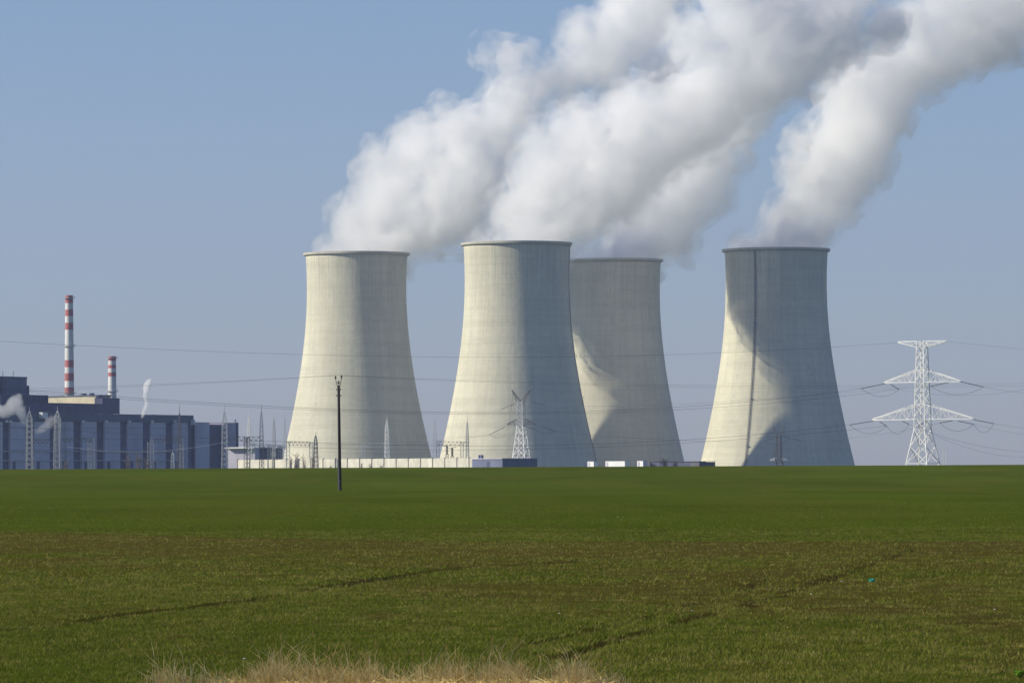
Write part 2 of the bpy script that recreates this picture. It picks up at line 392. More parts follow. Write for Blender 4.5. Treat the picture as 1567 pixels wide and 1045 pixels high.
def cooling_tower(key, px, py, D, label, ladder=None):
    top = at(px, py, D); H = top.z - PLANT_Z
    t = empty('cooling_tower', (top.x, top.y, PLANT_Z), 0, label, 'cooling tower', 'cooling towers of the plant')
    m = MB(); n = 60; zs = [i / n * (H - 1.6 - 9) + 9 for i in range(n + 1)]
    prof = [(trad(z, H), z) for z in zs] + [(trad(zs[-1], H) - 1.1, zs[-1])] + [(trad(z, H) - 1.1, z) for z in zs[::-1]] + [(trad(9, H), 9)]
    m.lathe(prof, 128); sh = m.build('shell', M['shell'], t, True)
    m = MB(); r = trad(H, H); m.lathe([(r - 1.6, H - 1.9), (r + .5, H - 2.2), (r + 1.9, H - 1.5), (r + 1.9, H + .2), (r + 1.4, H + .2), (r + 1.3, H - .7), (r - 1.6, H - .7), (r - 1.6, H - 1.9)], 128)
    m.build('rim', M['rim'], t)
    for k in range(24):
        a0 = 2 * math.pi * k / 24; m = MB()
        for s in (-1, 1): m.bar(((trad(9, H) + 2.5) * math.cos(a0 + s * .10), (trad(9, H) + 2.5) * math.sin(a0 + s * .10), 0), ((trad(9, H) - .6) * math.cos(a0), (trad(9, H) - .6) * math.sin(a0), 9.2), .6, 6)
        if k % 24 == 0: pm = m
        else: pm.v, off = pm.v + m.v, len(pm.v); pm.f += [tuple(i + off for i in f) for f in m.f]; pm.m += m.m
    pm.build('support_columns', M['rim'], t)
    if ladder is not None:
        a = ladder; m = MB(); u = Vector((math.cos(a), math.sin(a), 0)); w = Vector((-math.sin(a), math.cos(a), 0)); pts = []
        for i in range(61):
            z = 8 + (H - 8) * i / 60; pts.append(u * (trad(z, H) + .5) + Vector((0, 0, z)))
        for s in (-.6, .6): m.path([p + w * s for p in pts], .2)
        for i in range(240):
            z = 8 + (H - 9) * i / 240; p = u * (trad(z, H) + .5) + Vector((0, 0, z)); m.bar(p - w * .55, p + w * .55, .12)
            if i % 4 == 0:
                m.bar(p - w * .7, p - w * .7 + u * .9, .08); m.bar(p + w * .7, p + w * .7 + u * .9, .08); m.bar(p - w * .7 + u * .9, p + w * .7 + u * .9, .08)
        lo = m.build('ladder', M['steel_dark'], t)
        for zf in (.68, .92, .36, .16):
            z = H * zf; p = u * (trad(z, H) + .6); m = MB()
            for s in (-1, 1): m.bar(p + w * s * .9 + Vector((0, 0, z)), p + w * s * .9 + u * 1.2 + Vector((0, 0, z)), .12)
            m.hexa([p - w * 1.0 + Vector((0, 0, z - .1)), p + w * 1.0 + Vector((0, 0, z - .1)), p + w * 1.0 + u * 1.4 + Vector((0, 0, z - .1)), p - w * 1.0 + u * 1.4 + Vector((0, 0, z - .1)),
                    p - w * 1.0 + Vector((0, 0, z + .1)), p + w * 1.0 + Vector((0, 0, z + .1)), p + w * 1.0 + u * 1.4 + Vector((0, 0, z + .1)), p - w * 1.0 + u * 1.4 + Vector((0, 0, z + .1))])
            m.build('ladder_platform', M['steel_dark'], lo)
    TOWERS[key] = (top.x, top.y, H + PLANT_Z)
K = 1.7
cooling_tower('a', 545.5, 388, 2304 * K, 'cooling tower standing closest to the switchyard and the blue turbine hall')
cooling_tower('b', 790.5, 372.5, 2200 * K, 'pale cooling tower standing in front of and overlapping another tower', math.radians(-8))
SCALE[0] = .96
cooling_tower('c', 938.5, 398, 4030, 'mostly shaded cooling tower half hidden behind the nearest tower')
SCALE[0] = 1.0
cooling_tower('d', 1187.5, 382, 3857, 'cooling tower with a dark vertical ladder line down its shaded front', math.radians(-90 - 27))
scene['towers'] = 4

# ---------------------------------------------------------------- steam
def steam_mat(name, dens, col=(1, 1, 1), aniso=.15):
    m = bpy.data.materials.new(name); m.use_nodes = True; nt = m.node_tree; nt.nodes.remove(nt.nodes['Principled BSDF'])
    v = nt.nodes.new('ShaderNodeVolumePrincipled'); v.inputs['Color'].default_value = (*col, 1); v.inputs['Density'].default_value = dens
    v.inputs['Anisotropy'].default_value = aniso
    nt.links.new(v.outputs[0], nt.nodes['Material Output'].inputs['Volume']); return m
def torn_steam(name, dens, scale, lo, hi):
    m = steam_mat(name, dens); nt = m.node_tree; v = [n for n in nt.nodes if n.type == 'PRINCIPLED_VOLUME'][0]
    tc = nt.nodes.new('ShaderNodeTexCoord'); n = nt.nodes.new('ShaderNodeTexNoise'); n.inputs['Scale'].default_value = scale; n.inputs['Detail'].default_value = 3.5; n.inputs['Roughness'].default_value = .6; n.inputs['Distortion'].default_value = .6
    nt.links.new(tc.outputs['Object'], n.inputs['Vector']); r = nt.nodes.new('ShaderNodeMapRange'); r.inputs[1].default_value = lo; r.inputs[2].default_value = hi; r.inputs[3].default_value = 0; r.inputs[4].default_value = dens
    nt.links.new(n.outputs['Fac'], r.inputs[0]); nt.links.new(r.outputs[0], v.inputs['Density']); return m
def puff_mesh(puffs, shrink, voxel, disp, seed):
    bm = bmesh.new()
    for p, r in puffs:
        rr = r - shrink
        if rr < voxel * 1.2: continue
        bmesh.ops.create_icosphere(bm, subdivisions=3 if rr > 14 else 2, radius=rr, matrix=Matrix.Translation(p))
    me = bpy.data.meshes.new('tmp'); bm.to_mesh(me); bm.free()
    o = bpy.data.objects.new('tmp', me); scene.collection.objects.link(o)
    rm = o.modifiers.new('r', 'REMESH'); rm.mode = 'VOXEL'; rm.voxel_size = voxel
    for i, (sc, st) in enumerate(disp):
        tx = bpy.data.textures.new('puffs', 'CLOUDS'); tx.noise_scale = sc; tx.noise_depth = 3
        d = o.modifiers.new('d%d' % i, 'DISPLACE'); d.texture = tx; d.strength = st; d.mid_level = .5; d.texture_coords = 'LOCAL'
    sm = o.modifiers.new('s', 'SMOOTH'); sm.factor = .5; sm.iterations = 1
    dg = bpy.context.evaluated_depsgraph_get(); out = bpy.data.meshes.new_from_object(o.evaluated_get(dg))
    bpy.data.objects.remove(o); bpy.data.meshes.remove(me)
    out.polygons.foreach_set('use_smooth', [True] * len(out.polygons)); return out
SH = [('outer_vapour', -1.5, torn_steam('thin torn steam', .040, .055, .44, .64)), ('vapour', 5.0, torn_steam('torn steam', .040, .04, .38, .62)), ('dense_vapour', 11.0, steam_mat('dense steam', .018))]
def plume(key, keys, extra, label, seed, drift, deep=(), rs=1.03):
    q = random.Random(seed); x0, y0, z0 = TOWERS[key]; D0 = y0; px0 = keys[0][0]
    puffs = []
    def put(px, py, r, sat=5):
        s = D0 / F; D = D0 + drift(max(0, (px - px0)) * s)
        p = at(px, py, D); rad = r * D / F * rs; puffs.append((p, rad))
        if sat: puffs.append((p + Vector((0, rad * .6, q.uniform(-.1, .1) * rad)), rad * .8))
        for _ in range(sat):
            d = Vector((q.gauss(0, 1), q.gauss(0, 1), q.gauss(0, 1) + .2)).normalized(); k = q.uniform(.26, .44)
            c = p + d * rad * q.uniform(.62, .82)
            if c.z - rad * k < z0 - 2 and (c.xy - Vector((x0, y0))).length > 25: continue
            puffs.append((c, rad * k))
            for _ in range(2):
                e = (d + Vector((q.gauss(0, .5), q.gauss(0, .5), q.gauss(0, .5)))).normalized(); puffs.append((p + e * rad * q.uniform(.86, .98), rad * q.uniform(.17, .27)))
    for (a, b) in zip(keys[:-1], keys[1:]):
        L = math.hypot(a[0] - b[0], a[1] - b[1]); n = max(1, int(L / (a[2] * .55)))
        for i in range(n):
            t = i / n; put(*[a[j] * (1 - t) + b[j] * t for j in range(3)], sat=0 if (a is keys[0] and t < .6) else 6)
    put(*keys[-1])
    for e in extra: put(*e, sat=5)
    for k in range(12):                       # steam filling the mouth up to the rim
        a = k * math.pi / 6; puffs.append((Vector((x0 + 27 * math.cos(a), y0 + 27 * math.sin(a), z0 + (3 + 2.5 * math.cos(a)))), 12 + q.uniform(-1, 1.5)))
    for dx, dy, dz, r in deep:                # unseen steam behind the plume, added to shade the tower downwind
        p = Vector((x0 + dx, y0 + dy, z0 + dz)); puffs.append((p, r))
        for _ in range(4):
            d = Vector((q.gauss(0, 1), q.gauss(0, 1), q.gauss(0, 1))).normalized(); puffs.append((p + d * r * .8, r * q.uniform(.3, .5)))
    root = empty('steam_plume', (x0, y0, z0), 0, label, 'steam plume', 'steam plumes rising from the cooling towers')
    for nm, sh, m in SH:
        me = puff_mesh(puffs, sh, 2.5, ((34, 16), (14, 11), (6, 5)), seed); me.materials.append(m)
        me.transform(Matrix.Translation(-root.location)); me.name = nm
        o = bpy.data.objects.new(nm, me); scene.collection.objects.link(o); o.parent = root
    return root
SPILL = lambda d: 62 * (1 - math.exp(-d / 45))
DEEP = [(15, 45, 32, 32), (40, 62, 42, 34), (62, 70, 60, 36), (25, 78, 62, 34), (0, 40, 26, 26), (75, 60, 50, 30), (50, 84, 84, 36), (90, 80, 92, 38)]
LEAN = lambda d: 150 * (1 - math.exp(-d / 160))
plume('a', [(545, 424, 62), (606, 362, 52), (668, 332, 62), (718, 282, 66), (752, 214, 54), (788, 140, 46), (850, 120, 42), (925, 90, 50), (965, 20, 58), (1010, -50, 75)],
      [(690, 348, 48), (640, 350, 45), (690, 205, 40), (785, 92, 40), (675, 168, 26), (742, 78, 30), (820, 165, 28), (730, 330, 42), (690, 300, 50), (675, 362, 34), (720, 368, 30), (1015, 110, 46), (1045, 150, 34), (935, 135, 36), (990, 30, 55), (640, 368, 30), (890, 55, 40), (870, 150, 34), (875, 92, 34), (890, 40, 30), (935, 120, 38), (975, 60, 45)],
      'white steam plume leaving the tower nearest the chimneys, edge against open sky', 3, SPILL, DEEP)
plume('b', [(790, 408, 64), (852, 344, 56), (906, 306, 66), (965, 252, 68), (1020, 200, 72), (1090, 155, 76), (1160, 112, 72), (1230, 80, 66), (1290, 5, 60)],
      [(1062, 60, 50), (1090, 92, 40), (1035, 40, 32), (1130, 40, 60), (1200, 25, 60), (1290, 60, 52), (1350, 40, 44), (1225, 120, 44), (1120, -20, 60), (985, 150, 40), (840, 275, 36), (900, 205, 34)],
      'broad steam plume leaving the frontmost tower and merging with others', 5, SPILL, DEEP)
plume('c', [(942, 430, 58), (978, 362, 60), (1015, 305, 72), (1062, 250, 66), (1100, 200, 58), (1140, 140, 58), (1185, 70, 68), (1240, 0, 75)],
      [(1035, 360, 42), (1055, 315, 48), (1005, 382, 30), (1045, 385, 24), (1085, 285, 40), (1000, 320, 55), (1130, 190, 44), (1122, 236, 42), (1095, 300, 34), (1150, 150, 40)],
      'greyish steam plume leaving the half hidden rear tower', 8, LEAN)
plume('d', [(1187, 418, 65), (1228, 338, 62), (1265, 282, 74), (1300, 228, 78), (1332, 168, 76), (1370, 112, 68), (1430, 88, 58), (1495, 55, 66), (1560, 20, 70), (1640, -30, 90)],
      [(1302, 92, 40), (1395, 62, 42), (1235, 222, 34), (1290, 130, 48), (1215, 262, 32), (1490, 0, 60), (1550, 70, 40), (1440, 20, 50), (1380, 40, 46), (1455, 60, 50)],
      'steam plume leaving the tower with the ladder, leaning away over open sky', 13, LEAN)

# ---------------------------------------------------------------- power station buildings
class Wall:
    """an upright plane through two places; boxes are laid out along it"""
    def __init__(s, a, b, Da, Db):
        A = at(a, 700, Da); B = at(b, 700, Db); s.A = Vector((A.x, A.y, 0)); s.d = (Vector((B.x, B.y, 0)) - s.A); s.L = s.d.length; s.d.normalize()
        s.n = Vector((s.d.y, -s.d.x, 0))      # towards the road
    def hit(s, px, py):
        r = ray(px, py); o = Vector((0, 0, EYE)); t = (s.A - o).dot(s.n) / r.dot(s.n); p = o + r * t
        return (p - s.A).dot(s.d), p.z
    def box(s, m, x0, x1, ytop, ybot=None, f=0.0, back=10.0, org=None, mi=0):
        u0, z0 = s.hit(x0, ytop); u1, z1 = s.hit(x1, ytop); zt = s.hit((x0 + x1) / 2, ytop)[1]; zb = PLANT_Z if ybot is None else s.hit((x0 + x1) / 2, ybot)[1]
        o = org or Vector((0, 0, 0)); P = [s.A + s.d * u0 + s.n * f, s.A + s.d * u1 + s.n * f, s.A + s.d * u1 - s.n * back, s.A + s.d * u0 - s.n * back]
        m.hexa([p + Vector((0, 0, zb)) - o for p in P] + [p + Vector((0, 0, zt)) - o for p in P], mi)
def wbox(W, name, mt, parent, *a, **k):
    m = MB(); W.box(m, *a, org=Vector(parent.location), **k); return m.build(name, mt, parent)

W1 = Wall(-14, 295, 2550, 2757)
b = empty('turbine_hall', (W1.A.x, W1.A.y, 0), 0, 'long dark blue industrial hall with pale upright panels beside the switchyard', 'industrial building')
wbox(W1, 'wall', M['blue_dark'], b, -14, 292, 637, f=0, back=55)
wbox(W1, 'roof_band', M['blue_roof'], b, -14.3, 292.3, 633.0, 645, f=1.6, back=55.3)
for x0, x1 in ((-12, 1), (12.5, 36), (49, 73), (85.5, 109.5), (122, 145), (157, 181), (192, 215.6), (227.5, 250.6), (262, 284.6)):
    wbox(W1, 'cladding_panel', M['panel'], b, x0, x1, 645.2, f=1.2, back=-.05)
for x0 in (121, 156.5, 192, 227, 262, 4, 10):
    vt = wbox(W1, 'roof_vent', M['white'], b, x0 - 1.1, x0 + 1.1, 643, 646.5, f=3.0, back=-1.7)
wbox(W1, 'roof_duct', M['white'], b, 55, 63, 631, 640, f=4.0, back=-1.8)
wbox(W1, 'roof_duct', M['white'], b, 288, 290, 642, 650, f=3.6, back=-1.8)
for x0 in (2, 38, 75, 110.5, 146, 182, 217, 252):     # slit windows in the dark bays
    for yy in (662, 684): wbox(W1, 'window', M['slate'], b, x0 + .8, x0 + 8.5, yy, yy + 8, f=.35, back=-.04)
hb = b
for yy in (690, 704): wbox(W1, 'service_pipe', M['steel'], hb, -10, 284, yy, yy + 1.0, f=2.2, back=-1.7)
for x0, x1 in ((16, 33), (53, 70), (90, 106), (126, 142), (161, 178), (196, 212), (231, 247), (265, 281)):
    wbox(W1, 'door', M['slate'], hb, x0, x0 + 4.5, 706, f=1.35, back=-1.25)
    for yy in (655, 672, 689): wbox(W1, 'cladding_joint', M['slate'], hb, x0 - 3.5, x1 + 2.5, yy, yy + .5, f=1.28, back=-1.22)
for x0 in (14, 52, 88, 118, 160, 186, 238): wbox(W1, 'roof_fan', M['steel'], hb, x0, x0 + 3, 631.0 + x0 * .012, 633.6 + x0 * .012, f=-2, back=6)
b = empty('annex_building', (W1.A.x, W1.A.y, 0), 0, 'lower dark blue annex with lilac grey panels at the end of the long hall', 'industrial building')
wbox(W1, 'wall', M['blue_dark'], b, 285.2, 358, 650.3, f=-.4, back=40)
wbox(W1, 'roof_edge', M['slate'], b, 285, 358.2, 649.4, 651.5, f=.2, back=40.2)
wbox(W1, 'cladding_panel', M['panel'], b, 296, 317.5, 646, f=1.3, back=-.45)
wbox(W1, 'cladding_panel', M['panel2'], b, 339.5, 357.6, 647.5, f=1.3, back=38)
wbox(W1, 'stair_tower', M['slate'], b, 358.4, 363, 646.5, f=.8, back=30)
m = MB(); o0 = Vector(b.location); u, z = W1.hit(360, 647); p = W1.A + W1.d * u; p.z = z; m.bar(p - o0, p - o0 + Vector((0, 0, 2.2)), .25); m.bar(p - o0 + Vector((-1, 0, 1.2)), p - o0 + Vector((1.6, 0, 1.2)), .15); m.build('roof_mast', M['slate'], b)
W2 = Wall(-14, 180, 2680, 2810)
b = empty('boiler_house', (W2.A.x, W2.A.y, 0), 0, 'tall dark blue block with a stepped shoulder rising above the hall roof', 'industrial building')
wbox(W2, 'upper_block', M['blue_roof'], b, -14, 41, 577, f=0, back=35)
wbox(W2, 'parapet', M['slate'], b, -14.2, 41.3, 576, 578, f=.3, back=35.3)
wbox(W2, 'shaft', M['blue_dark'], b, 0, 7, 579, 603, f=1.2, back=-.05)
wbox(W2, 'service_tower', M['blue_dark'], b, 41.4, 43.6, 590, f=.5, back=20)
wbox(W2, 'lower_block', M['blue_dark'], b, -14, 59, 604, f=6, back=-.6)
for k in range(10):                             # pipes, ducts and hatches along the hall and roofs
    pass
for k in range(9): wbox(W2, 'wall_rib', M['slate'], b, 16 + k * 5, 17.6 + k * 5, 606, 616, f=6.8, back=-6.05)
for k in (2, 9, 14, 30): 
    m = MB(); u, z = W2.hit(k, 577); p = W2.A + W2.d * u - W2.n * 4; p.z = z; p = p - Vector(b.location); m.bar(p, p + Vector((0, 0, 3.5)), .18); m.build('antenna', M['slate'], b)
b = empty('roof_plant_building', (W2.A.x, W2.A.y, 0), 0, 'slate grey row of plant rooms between the tall block and the short chimney', 'industrial building')
wbox(W2, 'wall', M['slate'], b, 59.3, 148, 618, f=4, back=4)
wbox(W2, 'end_block', M['slate'], b, 149.5, 176, 609, f=3, back=2)
wbox(W2, 'parapet', M['blue_dark'], b, 59.2, 148.1, 617.2, 618.6, f=4.4, back=4.2)
for k in range(6): wbox(W2, 'window', M['blue_dark'], b, 66 + k * 14, 72 + k * 14, 622, 628, f=4.15, back=-4.04)
wbox(W2, 'vent_box', M['blue_dark'], b, 149, 154, 605.5, 609, f=1, back=1)
wbox(W2, 'vent_box', M['blue_dark'], b, 64, 68, 605, 618, f=1, back=6)
W3 = Wall(60, 156, 2880, 2830)
b = empty('beige_roof_building', (W3.A.x, W3.A.y, 0), 0, 'beige rendered roof building at the foot of the tall chimney', 'building')
wbox(W3, 'wall', M['beige'], b, 68, 149.5, 606.5, f=0, back=9)
wbox(W3, 'roof', M['slate'], b, 67.5, 150, 605.2, 607.0, f=.5, back=9.5)
wbox(W3, 'roof_vent', M['slate'], b, 121, 124, 602, 605.3, f=-1, back=4)
wbox(W3, 'roof_vent', M['slate'], b, 134, 136, 601.5, 605.3, f=-1, back=4)

def chimney(px, ytop, r0px, r1px, D, bands, label):
    c = at(px, ytop, D); k = D / F; t = empty('chimney', (c.x, c.y, PLANT_Z), 0, label, 'chimney', 'striped chimneys of the plant')
    ys_ = [ytop] + bands; zs = [at(px, y, D).z - PLANT_Z for y in ys_] + [0]; m = MB(); H = zs[0]
    rad = lambda z: (r0px + (r1px - r0px) * (1 - z / H)) * k
    for i in range(len(zs) - 1): m.lathe([(rad(zs[i + 1]), zs[i + 1]), (rad(zs[i]), zs[i])], 32, mi=(i + 1) % 2 if i < len(bands) else 0)
    m.lathe([(rad(H), H), (rad(H) * .8, H), (rad(H) * .8, H - 6)], 32, mi=0, cap1=False)
    m.build('shaft', [M['chim'], M['red']], t, True)
    for zf in (.985, .74, .5):
        m = MB(); z = H * zf; r = rad(z); m.lathe([(r, z - .15), (r + 1.1, z - .15), (r + 1.1, z + .15), (r, z + .15)], 32)
        for j in range(20):
            a = j * math.pi / 10; m.bar(((r + 1.05) * math.cos(a), (r + 1.05) * math.sin(a), z), ((r + 1.05) * math.cos(a), (r + 1.05) * math.sin(a), z + 1.1), .05)
        m.lathe([(r + 1.0, z + 1.05), (r + 1.1, z + 1.05), (r + 1.1, z + 1.15), (r + 1.0, z + 1.15), (r + 1.0, z + 1.05)], 32)
        m.build('gallery', M['steel'], t)
chimney(105.8, 452, 5.9, 8.6, 2950, [464, 474, 484, 494, 504.6, 551, 562, 571, 583, 593, 602], 'tall thin red and white banded chimney above the beige roof building')
chimney(171.6, 545, 5.9, 7.6, 2900, [552, 558.5, 563.5, 570, 576], 'short banded chimney with a long plain grey shaft')

# small steam vents on the hall
def small_steam(name, keys, D, dens, label, seed):
    q = random.Random(seed); puffs = []; p0 = at(keys[0][0], keys[0][1], D)
    for a_, b_ in zip(keys[:-1], keys[1:]):
        n = max(1, int(math.hypot(a_[0] - b_[0], a_[1] - b_[1]) / (a_[2] * .5)))
        for i in range(n):
            t = i / n; px, py, r = [a_[j] * (1 - t) + b_[j] * t for j in range(3)]; p = at(px, py, D); rad = r * D / F; puffs.append((p, rad))
            for _ in range(3):
                d = Vector((q.gauss(0, 1), q.gauss(0, 1), q.gauss(0, 1))).normalized(); puffs.append((p + d * rad * .7, rad * q.uniform(.4, .6)))
    root = empty('vent_steam', p0, 0, label, 'steam')
    for nm, sh, k in (('outer_vapour', 0, .5), ('vapour', min(r_ for _, r_ in puffs) * .8, 1.0)):
        me = puff_mesh(puffs, sh, .55, ((5, 2.2), (2, 1.0)), seed); me.materials.append(steam_mat('vent ' + nm, dens * k)); me.transform(Matrix.Translation(-root.location)); me.name = nm
        o = bpy.data.objects.new(nm, me); scene.collection.objects.link(o); o.parent = root
small_steam('vent_steam', [(217, 640, 2.2), (220, 630, 3.6), (225, 618, 4.2), (222, 604, 4.8), (225, 592, 6.2), (230, 582, 5)], 2660, .4, 'slim wisp of white steam rising from the hall roof', 4)
small_steam('vent_steam', [(42, 654, 4), (36, 642, 7), (31, 628, 10), (24, 614, 11), (16, 624, 11), (6, 630, 11), (-6, 626, 10)], 2500, .10, 'billow of steam drifting left in front of the tall dark block', 6)
small_steam('vent_steam', [(58, 660, 5), (66, 655, 8), (76, 646, 10), (88, 640, 8)], 2510, .05, 'faint haze of steam in front of the long hall wall', 9)

# ---------------------------------------------------------------- lattice steelwork
def lattice(m, lev, r, per=1.0, rb=None):
    """square lattice body through levels (z, half width)"""
    rb = rb or r * .6
    c = lambda z, h: [Vector((-h, -h, z)), Vector((h, -h, z)), Vector((h, h, z)), Vector((-h, h, z))]
    for (z0, h0), (z1, h1) in zip(lev[:-1], lev[1:]):
        a, b_ = c(z0, h0), c(z1, h1)
        for k in range(4): m.bar(a[k], b_[k], r)
        n = max(1, round(abs(z1 - z0) / ((h0 + h1) * per)))
        for i in range(n):
            p = c(z0 + (z1 - z0) * i / n, h0 + (h1 - h0) * i / n); q = c(z0 + (z1 - z0) * (i + 1) / n, h0 + (h1 - h0) * (i + 1) / n)
            for k in range(4):
                m.bar(p[k], q[(k + 1) % 4], rb); m.bar(p[(k + 1) % 4], q[k], rb)
                if i == 0: m.bar(p[k], p[(k + 1) % 4], rb)
def arm(m, x_tip, z_tip, h, z_up, z_lo, r, n=5):
    """one side of a cross arm: four chords from the body to the tip, with bracing"""
    s = 1 if x_tip > 0 else -1; T = Vector((x_tip, 0, z_tip)); E = .35
    roots = [Vector((s * h, -h, z_lo)), Vector((s * h, h, z_lo)), Vector((s * h, -h, z_up)), Vector((s * h, h, z_up))]
    tips = [T + Vector((0, -E, -.1)), T + Vector((0, E, -.1)), T + Vector((0, -E, .25)), T + Vector((0, E, .25))]
    P = lambda k, t: roots[k].lerp(tips[k], t)
    for k in range(4): m.bar(roots[k], tips[k], r)
    for i in range(n):
        t0, t1 = i / n, (i + 1) / n
        m.bar(P(0, t0), P(1, t1), r * .5); m.bar(P(1, t0), P(0, t1), r * .5); m.bar(P(0, t1), P(1, t1), r * .5)
        for a_, b_ in ((0, 2), (1, 3)): m.bar(P(a_, t0), P(b_, t1), r * .55) if i % 2 else m.bar(P(b_, t0), P(a_, t1), r * .55); m.bar(P(a_, t1), P(b_, t1), r * .5)
def local(o, p):
    return o.matrix_basis.inverted() @ Vector(p)
def insulator(t, a, b_, D, r=.22):
    """a string of discs between two places given in the photograph at distance D"""
    A, B_ = local(t, at(*a, D)), local(t, at(*b_, D)); m = MB(); n = 14; m.bar(A, B_, .06)
    for i in range(n):
        p = A.lerp(B_, (i + .3) / n); q = A.lerp(B_, (i + .8) / n); m.bar(p, q, r, 6, r * .55)
    return m.build('insulator_string', M['glass_dark'], t)
def sagged(a, b_, sag, n=10):
    return [a.lerp(b_, i / n) - Vector((0, 0, sag * 4 * (i / n) * (1 - i / n))) for i in range(n + 1)]
def jumper(t, a, b_, D, sag):
    m = MB(); m.path(sagged(local(t, at(*a, D)), local(t, at(*b_, D)), sag), .06); return m.build('jumper_cable', M['cable'], t)

D = 1700; c = at(1411.5, 600, D)
t = empty('power_pylon', (c.x, c.y, PLANT_Z), R(-36), 'large white lattice pylon with three tiers of arms standing clear against the sky', 'pylon', 'lattice pylons around the plant')
bpy.context.view_layer.update()
zz = lambda y: at(1411.5, y, D).z - PLANT_Z
m = MB(); lattice(m, [(0, 6.9), (zz(709), 4.2)], .17, .8); lattice(m, [(zz(709), 4.2), (zz(657), 2.15)], .19, .9, .14); lattice(m, [(zz(657), 2.15), (zz(618), 1.95), (zz(566), 1.6), (zz(522), 1.35)], .17, 1.15, .10)
m.build('lattice_body', M['steel_white'], t)
for xt, yt, yu, yl, h in ((9.6, 523, 522, 531, 1.4), (15.2, 584.5, 566, 584.5, 1.75), (20.2, 641.5, 619, 641.5, 2.1)):
    for s in (-1, 1):
        m = MB(); arm(m, s * xt, zz(yt), h, zz(yu), zz(yl), .13, 6 if xt > 12 else 4); m.build('cross_arm', M['steel_white'], t)
for a_, b_ in (((1355, 587), (1318, 594.5)), ((1363, 588), (1376, 596)), ((1452, 585), (1424, 591)), ((1470, 584), (1505, 592)), ((1337, 644), (1300, 650)), ((1346, 645), (1357, 652)),
               ((1381, 644.5), (1391, 649)), ((1417, 645), (1405, 652)), ((1458, 643.5), (1438, 647)), ((1466, 644), (1490, 649)), ((1490, 642), (1521, 648))):
    insulator(t, a_, b_, D)
for a_, b_, sg in (((1318, 594.5), (1376, 596), 2.6), ((1424, 591), (1505, 592), 2.8), ((1300, 650), (1357, 652), 2.8), ((1438, 647), (1490, 649), 2.6), ((1490, 649), (1521, 648), 3), ((1357, 652), (1391, 649), 3)):
    jumper(t, a_, b_, D, sg)

D = 2100; c = at(797.5, 650, D)
t = empty('power_pylon', (c.x, c.y, PLANT_Z), R(-25), 'lattice pylon with a forked top in front of the foremost cooling tower', 'pylon', 'lattice pylons around the plant')
bpy.context.view_layer.update()
zz = lambda y: at(797.5, y, D).z - PLANT_Z
m = MB(); lattice(m, [(0, 5.2), (zz(712), 3.2)], .16, .8); lattice(m, [(zz(712), 3.2), (zz(652), 1.35)], .20, .9, .13); m.build('tower_legs', M['steel_white'], t)
m = MB(); lattice(m, [(zz(652), 1.35), (zz(613), 1.1)], .17, .8, .12); m.build('lattice_body', M['steel'], t)
for s in (-1, 1):
    m = MB()
    for e in (-.9, .9):
        m.bar((s * .3, e, zz(614)), (s * 4.3, e * .2, zz(596.5)), .13); m.bar((s * 1.1, e, zz(618)), (s * 4.3, e * .2, zz(597.5)), .10)
        for i in range(4): q = (i + .5) / 4; m.bar((s * (.3 + 4 * q), e * (1 - .8 * q), zz(614 - 17.5 * q)), (s * (1.1 + 3.2 * q), e * (1 - .8 * q), zz(618 - 20 * q)), .07)
    m.build('top_horn', M['steel_dark'], t)
    m = MB(); arm(m, s * 6.6, zz(649.5), 1.3, zz(640.5), zz(650), .12, 4); m.build('cross_arm', M['steel_dark'], t)
for a_, b_ in (((787, 618), (767, 626)), ((815, 616), (832, 619.5)), ((773, 653), (749, 665)), ((803, 653), (818, 656)), ((831, 653), (850, 660))): insulator(t, a_, b_, D, .2)
m = MB(); m.path([local(t, at(784.5, 596.5, D)), local(t, at(783.5, 615, D)), local(t, at(780, 649, D))], .07); m.build('jumper_cable', M['steel_dark'], t)
for a_, b_, sg in (((818, 656), (850, 660), 1.5), ((749, 665), (773, 666), 1.2)): jumper(t, a_, b_, D, sg)

D = 2500; c = at(1191.5, 690, D)
t = empty('power_pylon', (c.x, c.y, PLANT_Z), R(-25), 'small lattice pylon with a forked top in front of the shaded rightmost cooling tower', 'pylon', 'lattice pylons around the plant')
bpy.context.view_layer.update()
zz = lambda y: at(1191.5, y, D).z - PLANT_Z
m = MB(); lattice(m, [(0, 3.2), (zz(700), 1.3), (zz(667), 1.1)], .17, .8, .12); m.build('lattice_body', M['steel_dark'], t)
for s in (-1, 1):
    m = MB()
    for e in (-.8, .8): m.bar((s * .3, e, zz(668)), (s * 3.1, e * .2, zz(653.5)), .15); m.bar((s * 1.0, e, zz(672)), (s * 3.1, e * .2, zz(654.5)), .10)
    m.build('top_horn', M['steel_dark'], t)
    m = MB(); arm(m, s * 4.6, zz(704), 1.2, zz(700), zz(704), .10, 3); m.build('cross_arm', M['steel'], t)
for a_, b_ in (((1182, 671), (1168, 675.5)), ((1199, 668), (1210, 671)), ((1212, 671), (1226, 674))): insulator(t, a_, b_, D, .2)
jumper(t, (1168, 675.5), (1210, 671), D, 2.0)

